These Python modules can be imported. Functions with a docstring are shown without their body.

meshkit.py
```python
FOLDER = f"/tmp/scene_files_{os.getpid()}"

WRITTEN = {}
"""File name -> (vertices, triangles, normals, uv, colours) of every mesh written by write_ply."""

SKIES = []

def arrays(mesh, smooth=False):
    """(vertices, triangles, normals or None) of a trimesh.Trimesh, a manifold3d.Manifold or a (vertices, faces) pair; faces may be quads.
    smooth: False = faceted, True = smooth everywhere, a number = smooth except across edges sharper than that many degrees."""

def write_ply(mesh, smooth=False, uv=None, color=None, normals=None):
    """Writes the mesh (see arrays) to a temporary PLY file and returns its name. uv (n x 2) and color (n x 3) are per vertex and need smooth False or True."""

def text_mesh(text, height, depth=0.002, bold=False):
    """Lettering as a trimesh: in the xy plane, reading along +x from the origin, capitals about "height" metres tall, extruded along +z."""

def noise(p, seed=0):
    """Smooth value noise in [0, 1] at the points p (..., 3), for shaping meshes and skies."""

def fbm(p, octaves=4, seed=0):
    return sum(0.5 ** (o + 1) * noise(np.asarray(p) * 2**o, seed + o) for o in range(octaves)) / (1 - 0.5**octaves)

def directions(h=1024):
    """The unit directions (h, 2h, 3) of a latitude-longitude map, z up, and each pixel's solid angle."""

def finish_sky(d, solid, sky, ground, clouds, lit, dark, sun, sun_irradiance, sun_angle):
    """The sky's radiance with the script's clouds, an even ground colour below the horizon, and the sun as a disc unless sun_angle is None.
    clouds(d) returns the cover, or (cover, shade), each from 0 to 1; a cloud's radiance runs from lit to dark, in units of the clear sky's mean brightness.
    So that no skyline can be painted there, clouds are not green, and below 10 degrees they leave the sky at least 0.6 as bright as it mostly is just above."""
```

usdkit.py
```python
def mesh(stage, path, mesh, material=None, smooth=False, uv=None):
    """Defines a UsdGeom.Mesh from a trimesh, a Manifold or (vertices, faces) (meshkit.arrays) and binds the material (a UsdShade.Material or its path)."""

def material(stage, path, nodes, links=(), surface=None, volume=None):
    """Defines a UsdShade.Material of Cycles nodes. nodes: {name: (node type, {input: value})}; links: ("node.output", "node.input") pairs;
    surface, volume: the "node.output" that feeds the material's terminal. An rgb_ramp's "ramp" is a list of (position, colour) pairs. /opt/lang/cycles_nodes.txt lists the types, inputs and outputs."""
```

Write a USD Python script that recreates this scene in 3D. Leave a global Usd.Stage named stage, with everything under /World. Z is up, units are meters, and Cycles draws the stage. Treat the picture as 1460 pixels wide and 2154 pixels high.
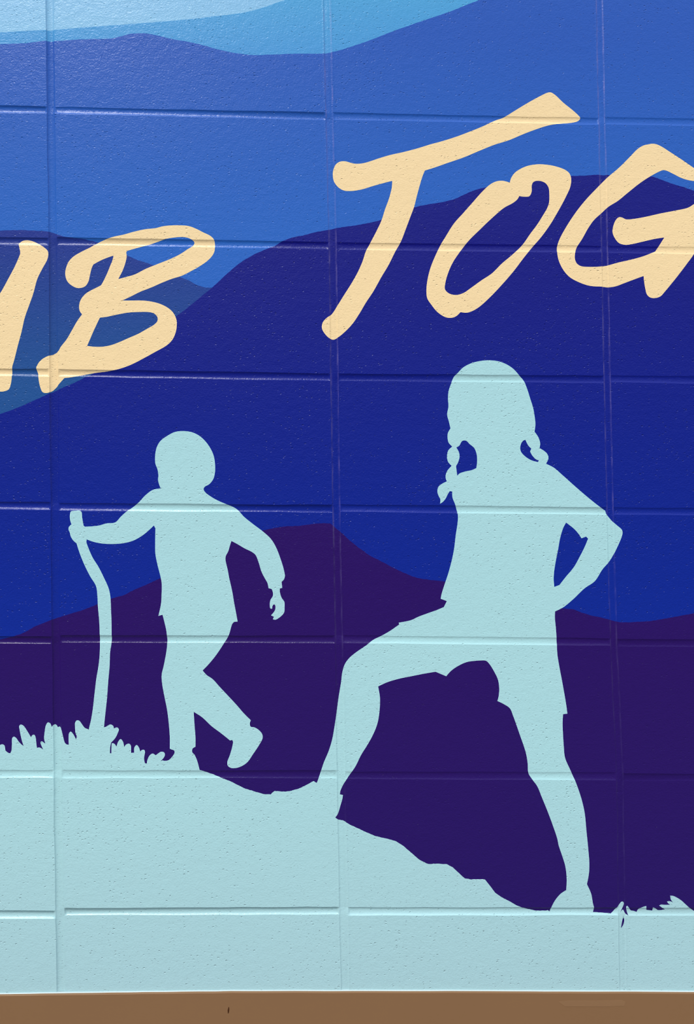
import math
import numpy as np
import shapely
import trimesh
import meshkit
import usdkit
from pxr import Usd, UsdGeom, UsdLux, UsdShade, Gf, Sdf, Vt

stage = Usd.Stage.CreateInMemory()
UsdGeom.SetStageUpAxis(stage, UsdGeom.Tokens.z)
UsdGeom.Xform.Define(stage, '/World')
UsdGeom.Scope.Define(stage, '/World/Looks')

# ---------------------------------------------------------------- camera
CAM_POS = (-0.00658, -1.23694, -0.04067)
YAW, PITCH, ROLL = -0.02009, 0.02828, -0.00736          # radians
cam = UsdGeom.Camera.Define(stage, '/World/camera')
cam.CreateHorizontalApertureAttr(36.0)
cam.CreateFocalLengthAttr(1700.0 / 1460.0 * 36.0)
cam.CreateFStopAttr(0.0)
cam.CreateClippingRangeAttr(Gf.Vec2f(0.02, 1000.0))
cam.CreateExposureAttr(1.0)


def rot(axis, a):
    c, s = math.cos(a), math.sin(a)
    return np.array({'x': [[1, 0, 0], [0, c, -s], [0, s, c]], 'y': [[c, 0, s], [0, 1, 0], [-s, 0, c]], 'z': [[c, -s, 0], [s, c, 0], [0, 0, 1]]}[axis])


RM = rot('z', YAW) @ rot('x', PITCH) @ rot('y', ROLL)
M4 = np.eye(4)
M4[0, :3], M4[1, :3], M4[2, :3], M4[3, :3] = RM[:, 0], RM[:, 2], -RM[:, 1], CAM_POS
cam.AddTransformOp().Set(Gf.Matrix4d(*M4.ravel().tolist()))

# ---------------------------------------------------------------- sky and sun
SKY_TOP, SKY_MID, SKY_LOW, GROUND = (0.62, 0.68, 0.78), (0.38, 0.42, 0.49), (0.10, 0.105, 0.11), (0.09, 0.088, 0.085)
sky = usdkit.material(stage, '/World/Looks/sky', {
    'co': ('texture_coordinate', {}), 'xyz': ('separate_xyz', {}),
    'up': ('map_range', {'from_min': -1.0, 'from_max': 1.0, 'to_min': 0.0, 'to_max': 1.0, 'clamp': True}),
    'ramp': ('rgb_ramp', {'ramp': [(0.0, GROUND), (0.49, GROUND), (0.51, SKY_LOW), (0.75, SKY_MID), (1.0, SKY_TOP)]}),
    'bg': ('background_shader', {'strength': 1.0})},
    [('co.generated', 'xyz.vector'), ('xyz.z', 'up.value'), ('up.result', 'ramp.fac'), ('ramp.color', 'bg.color')], surface='bg.background')
dome = UsdLux.DomeLight.Define(stage, '/World/sky')
dome.CreateIntensityAttr(1.0)
UsdShade.MaterialBindingAPI.Apply(dome.GetPrim()).Bind(sky)
sun = UsdLux.DistantLight.Define(stage, '/World/sun')
sun.CreateAngleAttr(22.0)
sun.CreateIntensityAttr(2.9)
sun.CreateColorAttr(Gf.Vec3f(1.0, 0.97, 0.92))
SUN_FROM = np.array([-0.46, -0.90, 1.18])
z_ax = SUN_FROM / np.linalg.norm(SUN_FROM)
x_ax = np.cross([0, 0, 1.0], z_ax)
x_ax /= np.linalg.norm(x_ax)
y_ax = np.cross(z_ax, x_ax)
sun.AddTransformOp().Set(Gf.Matrix4d(*np.vstack([np.append(x_ax, 0), np.append(y_ax, 0), np.append(z_ax, 0), [0, 0, 0, 1]]).ravel().tolist()))

# ---------------------------------------------------------------- helpers
def lin(r, g, b):
    return tuple(((c / 255) / 12.92 if c / 255 <= 0.04045 else ((c / 255 + 0.055) / 1.055) ** 2.4) for c in (r, g, b))


def tag(prim, label=None, category=None, group=None, kind=None):
    for k, v in (('label', label), ('category', category), ('group', group), ('kind', kind)):
        if v:
            prim.SetCustomDataByKey(k, v)


TAKEN = {}


def path_for(parent, name):
    n = TAKEN.get((parent, name), 0)
    TAKEN[(parent, name)] = n + 1
    return f'{parent}/{name}' + (f'_{n:03d}' if n else '')


def put(parent, name, v, f, n, material):
    """One Mesh prim with given vertex normals."""
    m = usdkit.mesh(stage, path_for(parent, name), (v, f), material)
    if n is not None:
        m.CreateNormalsAttr(Vt.Vec3fArray.FromNumpy(np.asarray(n, np.float32)))
        m.SetNormalsInterpolation('vertex')
    return m.GetPrim()


def group_prim(name):
    return UsdGeom.Xform.Define(stage, path_for('/World', name)).GetPrim()


# ---------------------------------------------------------------- materials
COL = {'aqua': (169, 212, 214), 'cream': (243, 213, 161), 'purple': (34, 8, 90), 'brown': (131, 97, 66)}
# painted bands from the sky down: (edge, name, (colour at the upper height, colour at the lower height, upper height mm, lower height mm))
BANDS = [
    (None, 'sky', ((130, 184, 220), (136, 190, 222), 800, 700)),
    ('sa.r', 'far ridge', ((72, 156, 206), (66, 144, 204), 800, 690)),
    ('sa.g', 'blue mountain', ((30, 82, 174), (36, 97, 184), 740, 420)),
    ('sa.b', 'slate mountain', ((26, 42, 132), (28, 78, 140), 440, 190)),
    ('sb.r', 'dark mountain', ((2, 6, 118), (4, 38, 141), 400, -190)),
    ('sb.g', 'purple hill', ((38, 4, 90), (36, 15, 91), 0, -600)),
    ('sb.b', 'pale hill', (COL['aqua'], (166, 202, 206), -400, -720)),
]

def relief(pits=1.0, stipple=1.0, stretch=(0.82, 1.0, 0.95)):
    """Nodes of the painted block face: sparse pits, clustered, and fine roller stipple. Returns (nodes, links, normal output)."""
    nodes = {
        'geo': ('geometry', {}),
        'wob': ('noise_texture', {'scale': 420.0, 'detail': 2.0}),
        'wobc': ('vector_math', {'math_type': 'subtract', 'vector2': (0.5, 0.5, 0.5)}),
        'wobs': ('vector_math', {'math_type': 'scale', 'scale': 0.0030}),
        'pos': ('vector_math', {'math_type': 'add'}),
        'sq': ('mapping', {'mapping_type': 'point', 'scale': (0.8, 1.0, 1.2)}),
        'vor': ('voronoi_texture', {'feature': 'f1', 'scale': 235.0, 'randomness': 1.0}),
        'sep': ('separate_color', {'color_type': 'rgb'}),
        'clus': ('noise_texture', {'scale': 13.0, 'detail': 4.0, 'roughness': 0.6}),
        'thr': ('map_range', {'from_min': 0.35, 'from_max': 0.68, 'to_min': 0.06, 'to_max': 0.95, 'clamp': True}),
        'on': ('math', {'math_type': 'less_than'}),
        'rad': ('map_range', {'from_min': 0.0, 'from_max': 1.0, 'to_min': 0.14, 'to_max': 0.38, 'clamp': True}),
        'ratio': ('math', {'math_type': 'divide'}),
        'pit': ('map_range', {'range_type': 'smoothstep', 'from_min': 0.25, 'from_max': 1.0, 'to_min': 1.0, 'to_max': 0.0, 'clamp': True}),
        'pita': ('math', {'math_type': 'multiply'}),
        'dep': ('map_range', {'from_min': 0.0, 'from_max': 1.0, 'to_min': 0.00016 * pits, 'to_max': 0.00065 * pits, 'clamp': True}),
        'pith': ('math', {'math_type': 'multiply'}),
        'stm': ('mapping', {'mapping_type': 'point', 'scale': stretch}),
        'st': ('noise_texture', {'scale': 420.0, 'detail': 2.5, 'roughness': 0.55}),
        'sth': ('math', {'math_type': 'multiply', 'value2': 0.00042 * stipple}),
        'lg': ('noise_texture', {'scale': 90.0, 'detail': 2.0}),
        'lgh': ('math', {'math_type': 'multiply', 'value2': 0.00045 * stipple}),
        'sum1': ('math', {'math_type': 'add'}),
        'hgt': ('math', {'math_type': 'subtract'}),
        'bmp': ('bump', {'strength': 1.0, 'distance': 1.0}),
    }
    links = [('geo.position', 'wob.vector'), ('wob.color', 'wobc.vector1'), ('wobc.vector', 'wobs.vector1'), ('geo.position', 'pos.vector1'), ('wobs.vector', 'pos.vector2'),
             ('pos.vector', 'sq.vector'), ('sq.vector', 'vor.vector'), ('vor.color', 'sep.color'), ('geo.position', 'clus.vector'), ('clus.fac', 'thr.value'),
             ('sep.r', 'on.value1'), ('thr.result', 'on.value2'), ('sep.g', 'rad.value'), ('vor.distance', 'ratio.value1'), ('rad.result', 'ratio.value2'),
             ('ratio.value', 'pit.value'), ('pit.result', 'pita.value1'), ('on.value', 'pita.value2'), ('sep.b', 'dep.value'), ('pita.value', 'pith.value1'), ('dep.result', 'pith.value2'),
             ('geo.position', 'stm.vector'), ('stm.vector', 'st.vector'), ('st.fac', 'sth.value1'), ('geo.position', 'lg.vector'), ('lg.fac', 'lgh.value1'),
             ('sth.value', 'sum1.value1'), ('lgh.value', 'sum1.value2'), ('sum1.value', 'hgt.value1'), ('pith.value', 'hgt.value2'), ('hgt.value', 'bmp.height')]
    return nodes, links


def paint(name, color, rough=0.38, spec=0.12, pits=1.0, stipple=0.8, mottle=0.04, low=None):
    nodes, links = relief(pits, stipple)
    c = np.array(color)
    nodes.update({'mot': ('noise_texture', {'scale': 7.0, 'detail': 3.0}),
                  'col': ('mix_color', {'a': tuple(c * (1 - mottle)), 'b': tuple(np.minimum(c * (1 + mottle), 0.95))}),
                  'p': ('principled_bsdf', {'roughness': rough, 'specular_ior_level': spec, 'coat_weight': 0.35 if pits else 0.0, 'coat_roughness': 0.17})})
    src = 'col.result'
    if low is not None:                                  # the same even fade down the wall as the painted hill
        nodes.update({'xyz': ('separate_xyz', {}), 'gz': ('map_range', {'from_min': -0.72, 'from_max': -0.40, 'to_min': 0.0, 'to_max': 1.0, 'clamp': True}),
                      'lo': ('mix_color', {'a': tuple(low)})})
        links += [('geo.position', 'xyz.vector'), ('xyz.z', 'gz.value'), ('gz.result', 'lo.fac'), ('col.result', 'lo.b')]
        src = 'lo.result'
    links += [('geo.position', 'mot.vector'), ('mot.fac', 'col.fac'), (src, 'p.base_color'), ('bmp.normal', 'p.normal'), ('bmp.normal', 'p.coat_normal')]
    return usdkit.material(stage, '/World/Looks/' + name, nodes, links, surface='p.BSDF')


C_AQUA, C_CREAM, C_PURPLE = lin(*COL['aqua']), lin(*COL['cream']), lin(*COL['purple'])
AQUA = paint('aqua_paint', C_AQUA, mottle=0.0, low=lin(*BANDS[-1][2][1]))
CREAM = paint('cream_paint', C_CREAM, rough=0.4, mottle=0.02)
PURPLE = paint('purple_paint', C_PURPLE)
BROWN = paint('brown_paint', lin(*COL['brown']), rough=0.5, spec=0.25, pits=0.0, stipple=0.12, mottle=0.03)
BEAD = paint('filler_white', lin(188, 200, 200), pits=0.0, stipple=0.2)
SMEAR = paint('brown_touch_up', lin(136, 102, 71), rough=0.5, spec=0.25, pits=0.0, stipple=0.12)
DARK = paint('scratch_dark', lin(70, 42, 24), pits=0.0)
PLAIN = paint('bare_block', lin(150, 150, 148), rough=0.9)
FLOOR = paint('paving', lin(84, 82, 80), rough=0.9)

# the mural's painted mountain edges: height (mm) against x (mm), held in two wide colour ramps
EDGES = {
    'c1': [(-811.8,693.8),(-667.9,715.3),(-523.0,730.5),(-453.2,736.0),(-438.6,737.1),(-398.5,741.2),(-323.2,748.4),(-230.9,757.8),(-194.2,763.0),(-151.5,769.2),(-123.6,776.5),(-93.4,787.7),(-54.3,802.1),(4.7,826.8),(63.9,862.2),(138.1,917.0),(287.6,1050.5),(972.3,1075.5)],
    'c2': [(-811.4,679.0),(-667.6,700.4),(-522.7,712.2),(-485.6,714.4),(-452.9,718.8),(-438.3,719.4),(-398.2,722.9),(-352.9,724.9),(-338.3,728.6),(-317.9,733.5),(-303.2,734.2),(-287.8,732.2),(-257.6,725.7),(-222.3,719.7),(-189.9,711.3),(-156.7,704.9),(-130.2,702.8),(-105.1,704.0),(-67.5,706.1),(-26.9,707.0),(-7.0,710.4),(21.1,719.3),(58.8,733.6),(84.7,744.6),(122.5,759.0),(176.0,779.0),(202.8,790.5),(219.2,797.3),(287.9,829.1),(438.1,901.0),(665.5,982.9),(971.9,1044.4)],
    'c3': [(-803.6,377.1),(-660.8,401.2),(-517.0,421.7),(-484.5,423.0),(-467.9,422.5),(-442.5,421.4),(-427.9,416.4),(-415.5,412.9),(-393.7,411.1),(-371.9,407.0),(-346.4,398.5),(-323.7,387.0),(-311.9,381.3),(-284.2,372.1),(-238.8,352.8),(-225.6,347.8),(-214.6,341.4),(-198.5,337.9),(-189.1,338.0),(-79.4,328.4),(961.8,319.9)],
    'c4': [(-795.8,72.1),(-654.0,102.4),(-511.6,139.4),(-487.3,148.4),(-463.1,159.5),(-435.9,172.2),(-418.8,180.4),(-401.6,187.9),(-384.4,196.9),(-347.2,216.3),(-304.1,244.6),(-268.3,273.0),(-243.1,295.3),(-232.3,303.6),(-220.1,314.0),(-207.1,325.2),(-196.3,334.2),(-189.1,340.6),(-164.6,364.2),(-144.3,380.7),(-126.1,391.3),(-114.5,396.7),(-97.0,404.4),(-82.4,412.7),(-70.0,417.4),(-49.5,422.1),(-36.3,426.0),(-16.5,430.0),(0.3,433.6),(37.1,439.8),(63.5,446.1),(118.7,467.8),(140.2,472.6),(162.3,476.7),(180.8,481.5),(195.6,488.4),(210.4,495.4),(226.7,500.1),(288.3,513.9),(364.2,521.1),(386.6,522.2),(403.7,523.6),(418.6,523.5),(452.3,524.8),(489.6,522.4),(504.6,517.8),(524.8,510.6),(542.0,506.0),(556.9,501.0),(661.9,473.3),(963.1,417.7)],
    'c5': [(-787.3,-257.2),(-646.5,-231.7),(-505.0,-202.5),(-476.6,-195.2),(-448.3,-180.7),(-419.9,-169.8),(-397.1,-162.5),(-377.2,-155.9),(-359.4,-148.6),(-338.0,-139.9),(-320.1,-134.7),(-304.5,-126.7),(-284.5,-118.0),(-265.2,-108.5),(-220.1,-80.7),(-184.3,-56.6),(-157.7,-44.1),(-133.9,-38.8),(-107.2,-34.3),(-94.1,-31.3),(-72.4,-28.2),(-56.4,-27.7),(-43.4,-25.8),(-20.1,-23.2),(-7.8,-23.3),(-2.7,-27.3),(9.8,-37.4),(23.7,-50.0),(43.5,-65.1),(53.7,-72.0),(69.8,-80.2),(106.3,-98.1),(128.2,-106.0),(147.9,-108.8),(167.6,-110.8),(252.4,-129.9),(350.6,-151.2),(366.1,-152.6),(380.7,-157.6),(395.4,-161.9),(410.1,-164.7),(443.2,-171.8),(480.0,-170.2),(509.5,-165.6),(553.8,-157.4),(657.4,-142.2),(955.5,-125.8)],
    'ground': [(-784.2,-377.6),(-501.6,-377.1),(-298.6,-377.5),(-287.7,-389.5),(-259.1,-393.1),(-216.1,-395.8),(-201.8,-397.6),(-187.4,-402.4),(-173.0,-407.7),(-156.8,-413.9),(-144.1,-420.2),(-131.5,-426.0),(-115.3,-430.8),(-102.7,-434.0),(-93.7,-434.0),(-92.0,-431.7),(-88.4,-429.0),(-79.4,-429.9),(-66.8,-429.5),(-52.5,-425.9),(-41.7,-420.9),(-29.2,-414.1),(-24.6,-417.0),(3.7,-469.0),(8.2,-472.3),(15.4,-473.1),(23.6,-478.0),(36.2,-484.2),(54.3,-492.2),(65.1,-496.7),(83.2,-500.8),(95.8,-504.3),(106.7,-510.9),(119.4,-521.6),(132.1,-532.3),(144.7,-538.6),(162.8,-538.2),(173.7,-538.9),(182.7,-543.6),(191.8,-552.0),(200.8,-560.0),(209.9,-561.8),(220.7,-561.4),(231.6,-561.4),(238.9,-570.7),(247.9,-582.3),(257.0,-588.5),(269.7,-594.8),(282.4,-601.9),(295.1,-606.4),(311.4,-609.6),(329.5,-609.1),(329.5,-609.7),(397.1,-611.4),(409.4,-612.3),(424.9,-613.4),(431.2,-617.4),(467.6,-616.5),(550.6,-616.7),(797.3,-616.3),(1019.1,-616.8)],
}
EX_LO, EX_HI, EZ_LO, EZ_HI, EN = -1230.0, 1230.0, -1000.0, 1400.0, 2400


def edge_ramps():
    xs = np.linspace(EX_LO, EX_HI, EN)
    out = []
    for names in (('c1', 'c2', 'c3'), ('c4', 'c5', 'ground')):
        t = []
        for nm in names:
            p = np.array(EDGES[nm])
            p = p[np.argsort(p[:, 0], kind='stable')]
            if nm == 'ground':
                z = np.interp(xs, p[:, 0], p[:, 1])
            else:
                from scipy.interpolate import PchipInterpolator
                keep = np.concatenate([[True], np.diff(p[:, 0]) > 0.5])
                z = PchipInterpolator(p[keep, 0], p[keep, 1], extrapolate=True)(np.clip(xs, p[0, 0], p[keep, 0][-1]))
            t.append(np.clip((z - EZ_LO) / (EZ_HI - EZ_LO), 0, 1))
        out.append(np.stack(t, 1))
    return out


def mural():
    nodes, links = relief(stipple=0.8)
    ra, rb = edge_ramps()
    nodes.update({
        'xyz': ('separate_xyz', {}),
        'fx': ('map_range', {'from_min': EX_LO / 1000, 'from_max': EX_HI / 1000, 'to_min': 0.0, 'to_max': 1.0, 'clamp': True}),
        'hand': ('noise_texture', {'scale': 160.0, 'detail': 2.0}),
        'hands': ('map_range', {'from_min': 0.0, 'from_max': 1.0, 'to_min': -0.0008, 'to_max': 0.0008, 'clamp': True}),
        'zz': ('math', {'math_type': 'add'}),
        'fz': ('map_range', {'from_min': EZ_LO / 1000, 'from_max': EZ_HI / 1000, 'to_min': 0.0, 'to_max': 1.0, 'clamp': True}),
        'ra': ('rgb_ramp', {'ramp': [(0, 0, 0), (1, 1, 1)]}), 'rb': ('rgb_ramp', {'ramp': [(0, 0, 0), (1, 1, 1)]}),
        'sa': ('separate_color', {'color_type': 'rgb'}), 'sb': ('separate_color', {'color_type': 'rgb'}),
        'p': ('principled_bsdf', {'roughness': 0.38, 'specular_ior_level': 0.12, 'coat_weight': 0.35, 'coat_roughness': 0.17})})
    links += [('geo.position', 'xyz.vector'), ('xyz.x', 'fx.value'), ('geo.position', 'hand.vector'), ('hand.fac', 'hands.value'), ('xyz.z', 'zz.value1'), ('hands.result', 'zz.value2'),
              ('zz.value', 'fz.value'), ('fx.result', 'ra.fac'), ('fx.result', 'rb.fac'), ('ra.color', 'sa.color'), ('rb.color', 'sb.color')]
    # each painted band fades evenly from one colour to another along z (and a little along x)
    last = None
    for i, (src, nm, (top, bottom, zt, zb)) in enumerate(BANDS):
        nodes[f'g{i}'] = ('map_range', {'from_min': zb / 1000, 'from_max': zt / 1000, 'to_min': 0.0, 'to_max': 1.0, 'clamp': True})
        nodes[f'c{i}'] = ('mix_color', {'a': lin(*bottom), 'b': lin(*top)})
        links += [('xyz.z', f'g{i}.value'), (f'g{i}.result', f'c{i}.fac')]
        if last is None:
            last = f'c{i}.result'
            continue
        nodes[f'm{i}'] = ('math', {'math_type': 'less_than'})
        nodes[f'x{i}'] = ('mix_color', {})
        links += [('fz.result', f'm{i}.value1'), (src, f'm{i}.value2'), (f'm{i}.value', f'x{i}.fac'), (last, f'x{i}.a'), (f'c{i}.result', f'x{i}.b')]
        last = f'x{i}.result'
    # the purple was rolled on thickly and fills most of the pits
    nodes.update({'thick': ('math', {'math_type': 'multiply'}), 'hill': ('math', {'math_type': 'subtract', 'value1': 1.0}), 'fill': ('math', {'math_type': 'multiply_add', 'value2': -0.65, 'value3': 1.0}), 'pitf': ('math', {'math_type': 'multiply'})})
    links = [l for l in links if l[1] != 'hgt.value2'] + [('m6.value', 'hill.value2'), ('m5.value', 'thick.value1'), ('hill.value', 'thick.value2'), ('thick.value', 'fill.value1'),
                                                       ('pith.value', 'pitf.value1'), ('fill.value', 'pitf.value2'), ('pitf.value', 'hgt.value2')]
    # broken pale tint along the lips of the upright joints, strongest high up
    nodes.update({'lip_tint': ('attribute', {'attribute': 'lip_tint'}), 'wm': ('mapping', {'mapping_type': 'point', 'scale': (1.0, 1.0, 0.22)}),
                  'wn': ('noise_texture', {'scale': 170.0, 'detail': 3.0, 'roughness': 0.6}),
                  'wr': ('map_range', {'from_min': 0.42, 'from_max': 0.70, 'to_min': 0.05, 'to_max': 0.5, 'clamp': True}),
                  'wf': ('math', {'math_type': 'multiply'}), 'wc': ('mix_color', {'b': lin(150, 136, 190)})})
    links += [('geo.position', 'wm.vector'), ('wm.vector', 'wn.vector'), ('wn.fac', 'wr.value'), ('wr.result', 'wf.value1'), ('lip_tint.fac', 'wf.value2'), ('wf.value', 'wc.fac'), (last, 'wc.a')]
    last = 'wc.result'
    links += [(last, 'p.base_color'), ('bmp.normal', 'p.normal'), ('bmp.normal', 'p.coat_normal')]
    m = usdkit.material(stage, '/World/Looks/mural_paint', nodes, links, surface='p.BSDF')
    for nm, table in (('ra', ra), ('rb', rb)):
        s = UsdShade.Shader(stage.GetPrimAtPath('/World/Looks/mural_paint/' + nm))
        s.GetInput('ramp').Set(Vt.Vec3fArray.FromNumpy(table.astype(np.float32)))
        s.GetInput('ramp_alpha').Set(Vt.FloatArray.FromNumpy(np.ones(len(table), np.float32)))
    return m


MURAL = mural()

# ---------------------------------------------------------------- the wall's relief (millimetres: x right, z up, h out of the wall)
COLS = [[(-447.8,783.3),(-442.9,608.0),(-436.4,406.0),(-431.4,202.9),(-426.1,-2.0),(-420.8,-201.4),(-414.8,-404.0),(-408.0,-610.3)],[(-18.7,792.3),(-13.6,610.5),(-6.8,405.7),(-2.6,201.9),(1.9,-0.7),(7.4,-200.1),(12.2,-404.8),(17.7,-609.1)],[(408.6,801.3),(412.1,609.1),(416.2,406.7),(419.6,203.8),(423.6,-1.0),(429.1,-202.4),(438.2,-407.1),(440.7,-609.9)]]      # vertical joints: (x, z) points down each joint
ROWS = [[(609.5,610.7),(610.4,608.8),(608.9,608.4),(609.4,609.5)],[(405.2,405.8),(407.0,406.0),(405.4,406.4),(406.2,407.2)],[(202.7,203.5),(203.7,201.6),(201.7,202.9),(204.0,203.1)],[(0.0,0.0),(-1.2,-0.8),(0.3,-1.0),(-0.9,-0.5)],[(-203.2,-203.2),(-201.2,-200.1),(-199.7,-202.1),(-203.1,-203.1)],[(-404.8,-404.0),(-404.3,-403.9),(-405.4,-406.3),(-407.8,-407.8)],[(-611.6,-613.1),(-608.8,-608.1),(-609.3,-609.8),(-610.8,-610.8)]]      # horizontal joints: height at both ends, block column by block column
PITCH_X, PITCH_Z = 406.4, 203.2
X_LO, X_HI, Z_HI = -1225.0, 1225.0, 1010.0


def joint_x(j, z):
    """Centre of vertical joint j (0..4) at height z."""
    k, s = (1, -1) if j == 0 else (3, 1) if j == 4 else (j, 0)
    p = np.array(COLS[k - 1])[::-1]
    z = np.asarray(z, float)
    lo = p[0, 0] + (z - p[0, 1]) * (p[1, 0] - p[0, 0]) / (p[1, 1] - p[0, 1])
    hi = p[-1, 0] + (z - p[-1, 1]) * (p[-1, 0] - p[-2, 0]) / (p[-1, 1] - p[-2, 1])
    x = np.where(z < p[0, 1], lo, np.where(z > p[-1, 1], hi, np.interp(z, p[:, 1], p[:, 0])))
    return x + s * PITCH_X


def joint_z(k, x):
    """Centre of horizontal joint k (0..8, from the top) at x."""
    if 1 <= k <= 7:
        ends = ROWS[k - 1]
        nodes, vals = [-840.0], [ends[0][0]]
        for c in range(4):
            xl = joint_x(c, (4 - k) * PITCH_Z) + 9
            xr = joint_x(c + 1, (4 - k) * PITCH_Z) - 9
            nodes += [float(xl), float(xr)]
            vals += list(ends[c])
        return np.interp(x, nodes, vals)
    return (4 - k) * PITCH_Z + 1.2 * np.sin(np.asarray(x, float) / 160.0 + k)


def noise2(x, z, size, seed):
    x, z = np.broadcast_arrays(np.asarray(x, float), np.asarray(z, float))
    p = np.stack([x / size, z / size, np.full(x.shape, 0.37 * seed)], -1)
    return meshkit.noise(p + 50.0, seed) - 0.5


T_JOINT = [-1.55, -1.25, -1.08, -1.0, -0.93, -0.8, -0.62, -0.4, -0.15, 0.15, 0.4, 0.62, 0.8, 0.93, 1.0, 1.08, 1.25, 1.55]
HALF_V = [6.3, 6.3, 6.4, 5.7, 5.8]
HALF_H = 5.6
DEPTH_V = [2.5, 2.5, 1.3, 0.9, 1.2]
DEPTH_H = [1.6, 1.6, 1.4, 1.1, 0.85, 1.1]
ROW_DEPTH = [1.0, 1.0, 1.0, 1.1, 1.2, 1.0, 0.8, 1.8, 1.0]
RIDGE_V = [0.08, 0.08, 0.30, 0.36, 0.2]    # paint and mortar standing proud along the lips of the vertical joints
BULGE = [0.1, 0.1, 0.5, 0.6, 0.4]       # how far the mortar swells in the middle of each vertical joint
LIP_PALE = [0.1, 0.12, 0.75, 0.8, 0.5]  # strength of the pale tint along the lips of each vertical joint
NJX, NJZ = 5, 9

a_lines = []                                   # (joint, t, block column, fraction)
for c in range(NJX + 1):
    n = 13
    for i in range(n):
        a_lines.append((-1, 0.0, c, (i + 0.5) / n))
    if c < NJX:
        a_lines += [(c, t, c, 0.0) for t in T_JOINT]
b_lines = []                                   # from the top down
for r in range(NJZ):
    n = 7
    for i in range(n):
        b_lines.append((-1, 0.0, r, (i + 0.5) / n))
    b_lines += [(r, t, r, 0.0) for t in T_JOINT]
a_lines = [(-1, 0.0, 0, 0.0)] + a_lines + [(-1, 0.0, NJX, 1.0)]
b_lines = [(-1, 0.0, 0, 0.0)] + b_lines
NA, NB = len(a_lines), len(b_lines)
X = np.zeros((NA, NB))
Z = np.zeros((NA, NB))
for i, (j, t, c, u) in enumerate(a_lines):
    X[i] = (joint_x(j, 0) + t * HALF_V[j]) if j >= 0 else (c + u - 3) * PITCH_X
half_h = lambda r, x: HALF_H * (1 + 0.22 * noise2(x, r * 977.0, 45, 3) + 0.12 * noise2(x, r * 977.0, 11, 4))
half_v = lambda j, z: HALF_V[j] * (1 + 0.20 * noise2(j * 977.0, z, 60, 5) + 0.08 * noise2(j * 977.0, z, 13, 6))
for _ in range(2):
    for b, (k, t, r, v) in enumerate(b_lines):
        x = X[:, b]
        if k >= 0:
            Z[:, b] = joint_z(k, x) - t * half_h(k, x)
        else:
            top = Z_HI if r == 0 else joint_z(r - 1, x) - 1.55 * half_h(r - 1, x)
            bot = joint_z(r, x) + 1.55 * half_h(r, x)
            Z[:, b] = top + (bot - top) * v
    for i, (j, t, c, u) in enumerate(a_lines):
        z = Z[i]
        if j >= 0:
            X[i] = joint_x(j, z) + t * half_v(j, z)
        else:
            left = X_LO if c == 0 else joint_x(c - 1, z) + 1.55 * half_v(c - 1, z)
            right = X_HI if c == NJX else joint_x(c, z) - 1.55 * half_v(c, z)
            X[i] = left + (right - left) * u

rng = np.random.default_rng(11)
OFF = rng.uniform(-0.25, 0.25, (NJX + 1, NJZ + 1))
TILT_X = rng.normal(0, 0.9, (NJX + 1, NJZ + 1)) / 400.0
TILT_Z = rng.normal(0, 0.5, (NJX + 1, NJZ + 1)) / 200.0


def plane(c, r, x, z):
    return OFF[c, r] + TILT_X[c, r] * (x - (c - 2.5) * PITCH_X) + TILT_Z[c, r] * (z - (4.5 - r) * PITCH_Z)


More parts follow.
